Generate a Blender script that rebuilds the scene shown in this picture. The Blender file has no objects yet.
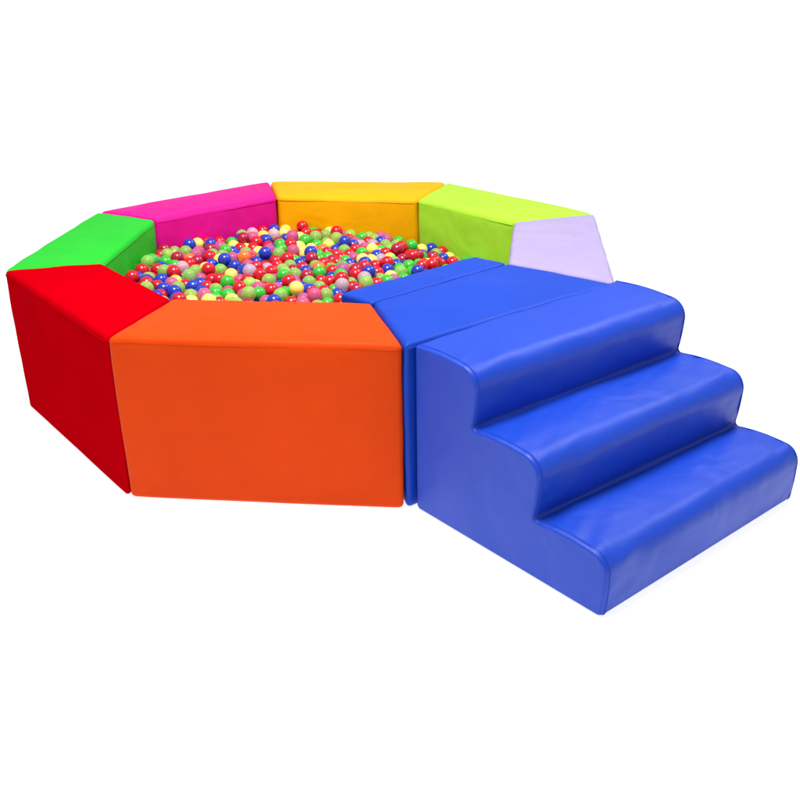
import bpy, bmesh, math, random
import numpy as np
from mathutils import Vector, noise, Euler

random.seed(7); rng=np.random.default_rng(11)
scene=bpy.context.scene
scene.view_settings.view_transform='Standard'
scene.view_settings.look='None'
scene.view_settings.exposure=0
col=scene.collection

# ------------------------------------------------------------ materials
def srgb(c):
    out=[]
    for v in c:
        v=v/255
        out.append(v/12.92 if v<=.04045 else ((v+.055)/1.055)**2.4)
    return (*out,1)

def vinyl(name,rgb,dark=.82,rough=.42,spec=.2,wr=1.0):
    m=bpy.data.materials.new(name); m.use_nodes=True
    n=m.node_tree.nodes; l=m.node_tree.links
    b=n['Principled BSDF']
    b.inputs['Specular IOR Level'].default_value=spec
    tc=n.new('ShaderNodeTexCoord')
    # slight colour mottling of worn vinyl
    n1=n.new('ShaderNodeTexNoise'); n1.inputs['Scale'].default_value=2.4; n1.inputs['Detail'].default_value=7; n1.inputs['Roughness'].default_value=.66
    l.new(tc.outputs['Object'],n1.inputs['Vector'])
    rp=n.new('ShaderNodeValToRGB')
    c=srgb(rgb)
    rp.color_ramp.elements[0].position=.25; rp.color_ramp.elements[1].position=.75
    rp.color_ramp.elements[0].color=(c[0]*dark,c[1]*dark,c[2]*dark,1)
    rp.color_ramp.elements[1].color=c
    l.new(n1.outputs['Fac'],rp.inputs['Fac']); l.new(rp.outputs['Color'],b.inputs['Base Color'])
    # roughness variation (finger smears)
    n2=n.new('ShaderNodeTexNoise'); n2.inputs['Scale'].default_value=6; n2.inputs['Detail'].default_value=6
    l.new(tc.outputs['Object'],n2.inputs['Vector'])
    mr=n.new('ShaderNodeMapRange'); mr.inputs['To Min'].default_value=rough-.09; mr.inputs['To Max'].default_value=rough+.12
    l.new(n2.outputs['Fac'],mr.inputs['Value']); l.new(mr.outputs['Result'],b.inputs['Roughness'])
    # soft pillowy wrinkles + creases + fine leather grain
    n3=n.new('ShaderNodeTexNoise'); n3.inputs['Scale'].default_value=4.5; n3.inputs['Detail'].default_value=2.5; n3.inputs['Distortion'].default_value=.5
    l.new(tc.outputs['Object'],n3.inputs['Vector'])
    bp1=n.new('ShaderNodeBump'); bp1.inputs['Strength'].default_value=.6*wr; bp1.inputs['Distance'].default_value=.025
    l.new(n3.outputs['Fac'],bp1.inputs['Height'])
    n4=n.new('ShaderNodeTexVoronoi'); n4.inputs['Scale'].default_value=380
    l.new(tc.outputs['Object'],n4.inputs['Vector'])
    bp2=n.new('ShaderNodeBump'); bp2.inputs['Strength'].default_value=.25; bp2.inputs['Distance'].default_value=.0012
    l.new(n4.outputs['Distance'],bp2.inputs['Height']); l.new(bp1.outputs['Normal'],bp2.inputs['Normal'])
    l.new(bp2.outputs['Normal'],b.inputs['Normal'])
    return m

# ------------------------------------------------------------ mesh helpers
def new_obj(name,verts,faces,mat,parent=None,smooth=True):
    me=bpy.data.meshes.new(name); me.from_pydata(verts,[],faces); me.update()
    if smooth:
        for p in me.polygons: p.use_smooth=True
    me.materials.append(mat)
    o=bpy.data.objects.new(name,me); col.objects.link(o)
    if parent: o.parent=parent
    return o

def params(L,r,n):
    edge=[0,.1,.28,.5,.75,1.0]
    a=[r*e for e in edge]
    mid=[r+(L-2*r)*i/n for i in range(1,n)]
    return a+mid+[L-x for x in reversed(a)]

def pucker(P):
    # small gathers of the cover along the sewn edges (slow + quick waviness)
    return Vector((noise.noise(P*9+Vector((3,0,0))),noise.noise(P*9+Vector((0,5,0))),noise.noise(P*9+Vector((0,0,8)))))*.0024

def rounded_hex(base,H,r,puff,seed):
    """base: a0,a1 (outer edge), b1,b0 (inner edge) as xy; returns verts, faces"""
    a0,a1,b1,b0=[Vector(p) for p in base]
    L=((a1-a0).length+(b1-b0).length)/2; W=((a0-b0).length+(a1-b1).length)/2
    PX,PY,PZ=params(L,r,44),params(W,r,18),params(H,r,26)
    idx={}; verts=[]; faces=[]
    def mp(x,y,z):
        cx=min(max(x,r),L-r); cy=min(max(y,r),W-r); cz=min(max(z,r),H-r)
        d=Vector((x-cx,y-cy,z-cz))
        if d.length>1e-9:
            d.normalize(); q=Vector((cx,cy,cz))+d*r
        else: q=Vector((x,y,z))
        # pillow puff
        u,v,w=q.x/L,q.y/W,q.z/H
        bx=math.sin(math.pi*u)**.6 if 0<u<1 else 0
        by=math.sin(math.pi*v)**.6 if 0<v<1 else 0
        bz=math.sin(math.pi*w)**.6 if 0<w<1 else 0
        if d.length>.5:
            k=Vector((d.x*by*bz,d.y*bx*bz,d.z*bx*by))*puff
            q+=k
        u,v,w=q.x/L,q.y/W,q.z/H
        p=(a0*(1-u)+a1*u)*(1-v)+(b0*(1-u)+b1*u)*v
        P=Vector((p.x,p.y,q.z))
        nz=noise.noise(P*3.1+Vector((seed*7.3,seed,0)))
        P+=Vector((noise.noise(P*2.6+Vector((seed,0,0))),noise.noise(P*2.6+Vector((0,seed,9))),0))*.0035
        P+=pucker(P)*min(1,q.z/.1)
        if w>.5: P.z+=nz*.003
        return P
    def vid(i,j,k):
        key=(i,j,k)
        if key not in idx:
            x,y,z=PX[i],PY[j],PZ[k]
            idx[key]=len(verts); verts.append(mp(x,y,z))
        return idx[key]
    nx,ny,nz=len(PX)-1,len(PY)-1,len(PZ)-1
    for i in range(nx):
        for j in range(ny):
            faces.append((vid(i,j,0),vid(i,j+1,0),vid(i+1,j+1,0),vid(i+1,j,0)))
            faces.append((vid(i,j,nz),vid(i+1,j,nz),vid(i+1,j+1,nz),vid(i,j+1,nz)))
    for i in range(nx):
        for k in range(nz):
            faces.append((vid(i,0,k),vid(i+1,0,k),vid(i+1,0,k+1),vid(i,0,k+1)))
            faces.append((vid(i,ny,k),vid(i,ny,k+1),vid(i+1,ny,k+1),vid(i+1,ny,k)))
    for j in range(ny):
        for k in range(nz):
            faces.append((vid(0,j,k),vid(0,j,k+1),vid(0,j+1,k+1),vid(0,j+1,k)))
            faces.append((vid(nx,j,k),vid(nx,j+1,k),vid(nx,j+1,k+1),vid(nx,j,k+1)))
    return verts,faces

def tube(path,rad,closed=False,seg=8):
    pts=[Vector(p) for p in path]; n=len(pts); verts=[];faces=[]
    for i,p in enumerate(pts):
        a=pts[(i-1)%n] if (closed or i>0) else pts[i]
        b=pts[(i+1)%n] if (closed or i<n-1) else pts[i]
        d=(b-a).normalized()
        up=Vector((0,0,1)) if abs(d.z)<.9 else Vector((1,0,0))
        s=d.cross(up).normalized(); t=s.cross(d).normalized()
        for k in range(seg):
            an=2*math.pi*k/seg
            verts.append(p+s*math.cos(an)*rad+t*math.sin(an)*rad)
    m=n if closed else n-1
    for i in range(m):
        for k in range(seg):
            a=i*seg+k; b=i*seg+(k+1)%seg; c=((i+1)%n)*seg+(k+1)%seg; d=((i+1)%n)*seg+k
            faces.append((a,b,c,d))
    return verts,faces

H=.597
OUT=[(-.479,-1.213),(.497,-1.214),(1.215,-.526),(1.215,.555),(.477,1.222),(-.494,1.214),(-1.188,.489),(-1.182,-.499)]
INN=[(-.388,-.800),(.340,-.799),(.814,-.290),(.833,.367),(.355,.789),(-.368,.827),(-.839,.326),(-.813,-.381)]
def shrink(quad,g):
    q=[Vector(p) for p in quad]
    n=len(q); out=[]
    for i in range(n):
        p=q[i]; e1=(p-q[i-1]).normalized(); e2=(q[(i+1)%n]-p).normalized()
        n1=Vector((-e1.y,e1.x)); n2=Vector((-e2.y,e2.x))
        bis=(n1+n2); bis=bis/(bis.length_squared/2) if bis.length>1e-6 else n1
        out.append(p+bis*g)
    return out

BLOCKS=[
 (0,1,'orange',(228,70,5),.08,.7,"orange padded vinyl wedge block closing the ball pit rim"),
 (1,2,'blue',(16,66,186),.2,.9,"blue padded vinyl wedge block behind the stair module"),
 (2,3,'lavender',(172,158,200),.15,.9,"pale lavender padded vinyl wedge block of the pit rim"),
 (3,4,'lime',(172,234,58),.1,.9,"lime green padded vinyl wedge block of the pit rim"),
 (4,5,'yellow',(250,176,3),.1,.9,"golden yellow padded vinyl wedge block of the pit rim"),
 (5,6,'magenta',(224,16,142),.12,.9,"magenta padded vinyl wedge block of the pit rim"),
 (6,7,'green',(36,194,46),.12,.9,"bright green padded vinyl wedge block of the pit rim"),
 (7,0,'red',(190,0,15),.0,.6,"red padded vinyl wedge block beside the orange one"),
]
mats={}
RR=.018
def top_pipe(quad,H,name,mat,parent,off=RR):
    q=shrink(quad,.0005)
    path=[]
    n=len(q)
    for i in range(n):
        a,b=q[i],q[(i+1)%n]
        L=(b-a).length; st=a+(b-a)*(off*.8/L); en=b-(b-a)*(off*.8/L)
        for k in range(41):
            p=st+(en-st)*k/40
            P=Vector((p.x,p.y,H-off*1.0)); P+=pucker(P)
            path.append(P)
    v,f=tube(path,.0034,True,6)
    return new_obj(name,v,f,mat,parent)
seed=0
for a,b,cn,rgb,sp,wr,lab in BLOCKS:
    seed+=1
    mats[cn]=vinyl("vinyl_"+cn,rgb,spec=sp,rough=.46,wr=wr)
    mats[cn+'_pipe']=vinyl("piping_"+cn,tuple(int(c*.93) for c in rgb),spec=sp,wr=.2)
    quad=[OUT[a],OUT[b],INN[b],INN[a]]
    qs=shrink(quad,.004)
    v,f=rounded_hex(qs,H,RR,.009,seed)
    o=new_obj("foam_block",v,f,mats[cn])
    o["label"]=lab; o["category"]="foam block"; o["group"]="padded blocks forming the ball pit rim"
    top_pipe(qs,H,"piping",mats[cn+'_pipe'],o)
# inner blue step, projecting into the pit
P0,P1=(.205,-.703),(.681,-.198)
qs=shrink([INN[1],INN[2],P1,P0],.001)
v,f=rounded_hex(qs,H,RR*.8,.004,2)
o=new_obj("foam_block",v,f,mats['blue'])
o["label"]="narrow blue padded block projecting inside the ball pit"; o["category"]="foam block"

# ------------------------------------------------------------ stair module
L0=Vector((.527,-1.196)); R0=Vector((1.224,-.468))
tdir=(R0-L0).normalized(); udir=Vector((.7145,-.6996)); Wd=(R0-L0).length
def fillet(poly,rads,seg=12):
    out=[]; n=len(poly)
    for i in range(n):
        p=Vector(poly[i]); a=Vector(poly[i-1]); b=Vector(poly[(i+1)%n]); r=rads[i]
        d1=(a-p).normalized(); d2=(b-p).normalized()
        ang=d1.angle(d2); tl=r/math.tan(ang/2)
        s=p+d1*tl; c=p+(d1+d2).normalized()*(r/math.sin(ang/2)); e=p+d2*tl
        a0=math.atan2(s.y-c.y,s.x-c.x); a1=math.atan2(e.y-c.y,e.x-c.x)
        da=(a1-a0+math.pi)%(2*math.pi)-math.pi
        for k in range(seg+1):
            t=a0+da*k/seg; out.append(Vector((c.x+math.cos(t)*r,c.y+math.sin(t)*r)))
    return out
D1,D2,D3=.290,.554,.806
poly=[(0.001,0),(0.001,H-.004),(D1+.016,H-.006),(D1-.006,.396),(D2+.016,.400),(D2-.006,.198),(D3+.009,.204),(D3-.002,0)]
rads=[.02,.010,.068,.012,.066,.012,.062,.018]
prof=fillet(poly,rads)
dense=[]
n=len(prof)
for i in range(n):
    a=prof[i]; b=prof[(i+1)%n]; dense.append(a)
    L=(b-a).length
    if L>.03:
        k=int(L/.012); nn=Vector((-(b-a).y,(b-a).x)).normalized()
        flat=abs((b-a).x)>abs((b-a).y)
        bul=0 if (L>.4) else (.006 if flat else .002)
        for j in range(1,k):
            tt=j/k; dense.append(a+(b-a)*tt+nn*bul*math.sin(math.pi*tt))
prof=dense; n=len(prof)
area=sum(prof[i].x*prof[(i+1)%n].y-prof[(i+1)%n].x*prof[i].y for i in range(n))
sgn=1 if area>0 else -1
nor=[]
for i in range(n):
    e=(prof[(i+1)%n]-prof[i-1]).normalized()
    nor.append(Vector((e.y,-e.x))*sgn)
def warp(x,s):  # the far side of the cushions is a little deeper than the near side
    return x+.020*(2*s/Wd-1)*math.sin(math.pi*min(max(x/D3,0),1))
re=.018
rows_l=[]
for k in range(7):
    th=math.pi/2*k/6; rows_l.append((re-re*math.cos(th),(re-re*math.sin(th))*.55))
NM=110
mid=[(re+(Wd-2*re)*k/NM,0) for k in range(1,NM)]
rows_r=[(Wd-s,ins) for s,ins in reversed(rows_l)]
allr=rows_l+mid+rows_r
verts=[];faces=[]
def crease(x,y,s):
    # diagonal pull folds fanning in from the sewn ends of every cushion roll
    e=min(s,Wd-s)
    fall=math.exp(-e/.22)
    t=noise.noise(Vector((x*24+s*11,y*24,s*3)))
    return t*.0050*fall*min(1,e/.02)
for s,ins in allr:
    e=min(s,Wd-s)/Wd
    for i,p in enumerate(prof):
        q=p-nor[i]*ins
        if ins==0:
            amp=min(1,e*6)
            w=noise.noise(Vector((q.x*4,q.y*4,s*2.6)))*.006+noise.noise(Vector((q.x*9,q.y*9,s*5+3)))*.0026
            if p.y>.03: q=q+nor[i]*(w*amp+crease(q.x,q.y,s))
        P=L0+tdir*s+udir*warp(q.x,s)
        verts.append((P.x,P.y,max(q.y,0)))
m=len(allr)
for r_ in range(m-1):
    for i in range(n):
        faces.append((r_*n+i,r_*n+(i+1)%n,(r_+1)*n+(i+1)%n,(r_+1)*n+i))
faces.append(tuple(range(n))); faces.append(tuple(range((m-1)*n,m*n)))
mats['stair']=vinyl("vinyl_blue_stair",(16,66,192),rough=.43,spec=.38,wr=.85,dark=.86)
st=new_obj("foam_stair",verts,faces,mats['stair'])
bm=bmesh.new(); bm.from_mesh(st.data)
for f in bm.faces: f.smooth=len(f.verts)<=4      # the sewn side panels are flat sheets
bmesh.ops.recalc_face_normals(bm,faces=bm.faces)
bmesh.ops.triangulate(bm,faces=[f for f in bm.faces if len(f.verts)>4])
bm.to_mesh(st.data); bm.free()
st["label"]="blue padded vinyl three-step stair against the ball pit"; st["category"]="stairs"
mats['stair_pipe']=vinyl("piping_blue_stair",(16,64,186),spec=.25,wr=.2)
for s_ in (re*.9,Wd-re*.9):
    path=[]
    for i,p in enumerate(prof):
        if p.y<.03 and p.x<.7 and p.x>.02: continue
        q=p-nor[i]*.0004
        P=L0+tdir*s_+udir*warp(q.x,s_); path.append((P.x,P.y,max(q.y,.004)))
    gap=max(range(len(path)),key=lambda i:(Vector(path[i])-Vector(path[i-1])).length)
    path=path[gap:]+path[:gap]
    v,f=tube(path,.0026,False,6)
    new_obj("piping",v,f,mats['stair_pipe'],st)

# ------------------------------------------------------------ pit mat
pad_mat=vinyl("vinyl_mat",(40,70,150))
PADH=.30
inn_s=shrink([INN[0],INN[1],P0,P1,INN[2]]+INN[3:],.010)
bm=bmesh.new()
lo=[bm.verts.new((p.x,p.y,0.004)) for p in inn_s]; hi=[bm.verts.new((p.x,p.y,PADH-.08)) for p in inn_s]
k=len(lo)
bm.faces.new(hi); bm.faces.new(list(reversed(lo)))
for i in range(k): bm.faces.new((lo[i],lo[(i+1)%k],hi[(i+1)%k],hi[i]))
me=bpy.data.meshes.new("floor_mat"); bm.to_mesh(me); bm.free(); me.materials.append(pad_mat)
o=bpy.data.objects.new("floor_mat",me); col.objects.link(o)
o["label"]="thick blue foam mat under the plastic balls"; o["category"]="mat"

# ------------------------------------------------------------ balls: settle
BR=.0310
N=1960
planes=[]
poly2=[Vector(p) for p in INN]
for i in range(8):
    a=poly2[i]; b=poly2[(i+1)%8]
    if i==1: a=Vector(P0); b=Vector(P1)
    e=(b-a).normalized(); nn=Vector((-e.y,e.x)); planes.append((nn.x,nn.y,nn.dot(a)+BR+.007))
planes=np.array(planes)
pos=np.zeros((0,3))
while len(pos)<N:
    c=rng.uniform([-.85,-.82,PADH+.03],[.85,.84,PADH+.27],(4000,3))
    ok=((c[:,:2]@planes[:,:2].T)>planes[:,2]).all(1)
    pos=np.vstack([pos,c[ok]])[:N]
pos=pos.astype(np.float32)
for it in range(230):
    if it%4==0:
        sq=(pos**2).sum(1); d2=sq[:,None]+sq[None,:]-2*pos@pos.T
        ii,jj=np.where(d2<(2*BR+.02)**2); k=ii<jj; ii=ii[k]; jj=jj[k]
    if it<190: pos[:,2]-=.0035
    for sub in range(2):
        d=pos[ii]-pos[jj]; L=np.sqrt((d**2).sum(1))+1e-7
        ov=2*BR-L; k=ov>0
        cor=(d[k]/L[k,None])*(ov[k]*.28)[:,None]
        np.add.at(pos,ii[k],cor); np.add.at(pos,jj[k],-cor)
        for p in planes:
            s=pos[:,0]*p[0]+pos[:,1]*p[1]-p[2]; k=s<0
            pos[k,0]-=s[k]*p[0]; pos[k,1]-=s[k]*p[1]
        pos[:,2]=np.maximum(pos[:,2],PADH+BR)
# take away the few balls that ended up perched on top of the fill
lim=np.percentile(pos[:,2],95)+.012
pos=pos[pos[:,2]<lim]; N=len(pos)
# the heap slopes gently down towards the lime block
sm=np.clip((pos[:,0]-.15)/.65,0,1); sm=sm*sm*(3-2*sm)
pos[:,2]-=.014+.025*pos[:,0]+.065*sm
pos[:,2]+=.008*np.sin(pos[:,0]*5+1)*np.cos(pos[:,1]*4)
d2=((pos[:,None,:2]-pos[None,:,:2])**2).sum(2)
above=((d2<(1.1*BR)**2)&(pos[None,:,2]>pos[:,None,2]+BR*.8)).any(1)
toplayer=~above

PAL=[('red',(206,8,36),.29),('green',(58,184,50),.12),('lime',(196,250,130),.15),('yellow',(248,228,104),.07),
     ('blue',(26,54,178),.14),('pink',(255,130,188),.09),('pale',(252,226,238),.05),('orange',(246,120,50),.02),('crimson',(170,12,60),.07)]
def ballmat(name,rgb,clear):
    m=bpy.data.materials.new("plastic_"+name); m.use_nodes=True
    n=m.node_tree.nodes; l=m.node_tree.links; b=n['Principled BSDF']
    b.inputs['Specular IOR Level'].default_value=.6
    tc=n.new('ShaderNodeTexCoord'); nz=n.new('ShaderNodeTexNoise'); nz.inputs['Scale'].default_value=40; nz.inputs['Detail'].default_value=4
    l.new(tc.outputs['Object'],nz.inputs['Vector'])
    mx=n.new('ShaderNodeMixRGB'); mx.blend_type='MULTIPLY'; mx.inputs['Fac'].default_value=.10
    mx.inputs['Color1'].default_value=srgb(rgb); l.new(nz.outputs['Fac'],mx.inputs['Color2'])
    l.new(mx.outputs['Color'],b.inputs['Base Color'])
    mr=n.new('ShaderNodeMapRange'); mr.inputs['To Min'].default_value=.12; mr.inputs['To Max'].default_value=.30
    l.new(nz.outputs['Fac'],mr.inputs['Value']); l.new(mr.outputs['Result'],b.inputs['Roughness'])
    if clear:
        b.inputs['IOR'].default_value=1.25
        b.inputs['Transmission Weight'].default_value=.6
    else:
        b.inputs['Subsurface Weight'].default_value=.25
        b.inputs['Subsurface Radius'].default_value=(1,1,1)
        b.inputs['Subsurface Scale'].default_value=.012
    return m
bmats=[ballmat(nm,rgb,nm in('lime','pink','pale')) for nm,rgb,_ in PAL]
def ballgeo(us,vs):
    V=[];F=[]
    V.append((0,0,BR))
    for j in range(1,vs):
        th=math.pi*j/vs
        rr=BR+(.0006 if j==vs//2 else 0)
        for i in range(us):
            ph=2*math.pi*i/us; V.append((rr*math.sin(th)*math.cos(ph),rr*math.sin(th)*math.sin(ph),rr*math.cos(th)))
    V.append((0,0,-BR)); last=len(V)-1
    for i in range(us):
        F.append((0,1+i,1+(i+1)%us)); F.append((last,last-us+(i+1)%us,last-us+i))
    for j in range(vs-2):
        for i in range(us):
            a=1+j*us+i; b=1+j*us+(i+1)%us; F.append((a,a+us,b+us,b))
    return V,F
gv,gf=ballgeo(28,18)
ball_meshes=[]
for k,(nm,rgb,_) in enumerate(PAL):
    me=bpy.data.meshes.new("play_ball_"+nm); me.from_pydata(gv,[],gf)
    for p in me.polygons: p.use_smooth=True
    me.materials.append(bmats[k]); ball_meshes.append(me)
cols=rng.choice(len(PAL),size=N,p=np.array([p[2] for p in PAL])/sum(p[2] for p in PAL))
cam_p=np.array([.8046,-4.050,1.7046])
innp=[Vector(p) for p in INN]; innp[1:3]=[Vector(INN[1]),Vector(P0),Vector(P1),Vector(INN[2])]
def inside(x,y):
    c=False; n_=len(innp)
    for i in range(n_):
        a=innp[i]; b=innp[(i+1)%n_]
        if (a.y>y)!=(b.y>y) and x<(b.x-a.x)*(y-a.y)/(b.y-a.y)+a.x: c=not c
    return c
vis=[]
for i in range(N):
    if not toplayer[i]: continue
    p=pos[i]; q=np.array([p[0],p[1],p[2]+BR*.5]); s=(H-q[2])/(cam_p[2]-q[2]); w=q+(cam_p-q)*s
    if inside(w[0],w[1]): vis.append((float(np.linalg.norm(cam_p-q)),i))
vis.sort(); keep=set(i for _,i in vis[:300])
print("visible",len(vis))
names=dict(red="red",green="green",lime="translucent lime green",yellow="pale yellow",blue="dark blue",pink="translucent pink",pale="clear whitish",orange="orange",crimson="dark crimson")
for i in sorted(keep):
    k=int(cols[i]); o=bpy.data.objects.new("play_ball",ball_meshes[k]); col.objects.link(o)
    o.location=pos[i]; o.rotation_euler=tuple(rng.uniform(0,6.28,3))
    o["label"]="small %s plastic ball lying in the pit"%names[PAL[k][0]]; o["category"]="ball"; o["group"]="plastic balls in the pit"
lv,lf=ballgeo(18,11); lv=np.array(lv); nl=len(lv)
AV=[];AF=[];MI=[]
rest=[i for i in range(N) if i not in keep]
for c,i in enumerate(rest):
    R=np.array(Euler(tuple(rng.uniform(0,6.28,3))).to_matrix())
    AV.append(lv@R.T+pos[i]); AF+= [tuple(x+c*nl for x in f) for f in lf]; MI+=[int(cols[i])]*len(lf)
me=bpy.data.meshes.new("play_balls"); me.from_pydata(np.vstack(AV).tolist(),[],AF)
for m_ in bmats: me.materials.append(m_)
me.polygons.foreach_set("material_index",MI); me.polygons.foreach_set("use_smooth",[True]*len(AF))
o=bpy.data.objects.new("play_balls",me); col.objects.link(o)
o["kind"]="stuff"; o["label"]="mass of mixed colour plastic balls filling the pit"; o["category"]="balls"

# ------------------------------------------------------------ ground (plain floor, emission added to keep it white and wash out shadows)
g=bpy.data.materials.new("white_floor_glow"); g.use_nodes=True
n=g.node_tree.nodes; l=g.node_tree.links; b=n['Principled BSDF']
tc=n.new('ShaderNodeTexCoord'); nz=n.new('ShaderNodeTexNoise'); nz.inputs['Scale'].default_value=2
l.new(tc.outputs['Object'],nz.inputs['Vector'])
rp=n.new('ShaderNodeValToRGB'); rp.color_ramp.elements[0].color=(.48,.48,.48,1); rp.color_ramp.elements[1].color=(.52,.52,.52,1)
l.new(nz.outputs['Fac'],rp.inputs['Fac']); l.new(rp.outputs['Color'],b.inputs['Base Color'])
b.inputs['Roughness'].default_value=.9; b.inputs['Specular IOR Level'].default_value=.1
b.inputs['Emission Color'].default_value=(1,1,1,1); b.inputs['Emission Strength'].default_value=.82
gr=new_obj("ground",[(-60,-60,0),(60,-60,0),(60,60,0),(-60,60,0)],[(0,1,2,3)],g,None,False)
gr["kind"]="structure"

# ------------------------------------------------------------ light
w=bpy.data.worlds.new("World"); scene.world=w; w.use_nodes=True
w.node_tree.nodes['Background'].inputs['Color'].default_value=(1,1,1,1)
w.node_tree.nodes['Background'].inputs['Strength'].default_value=.44
def area(loc,tgt,size,en):
    la=bpy.data.lights.new("studio_light",'AREA'); la.shape='DISK'; la.size=size; la.energy=en
    lo=bpy.data.objects.new("studio_light",la); col.objects.link(lo); lo.location=loc
    lo.rotation_euler=(Vector(tgt)-Vector(loc)).to_track_quat('-Z','Y').to_euler()
area((.1,-1.35,4.4),(0,.6,.3),1.8,255)
area((2.9,1.7,4.4),(.8,-.6,.3),1.8,90)

# ------------------------------------------------------------ camera
cd=bpy.data.cameras.new("Camera"); cam=bpy.data.objects.new("Camera",cd); col.objects.link(cam)
cam.location=(.8046,-4.0502,1.7046); cam.rotation_mode='XYZ'; cam.rotation_euler=(1.1449,.0150,.1068)
cd.sensor_width=36; cd.sensor_fit='HORIZONTAL'; cd.lens=976.2/800*36; cd.clip_end=500
scene.camera=cam
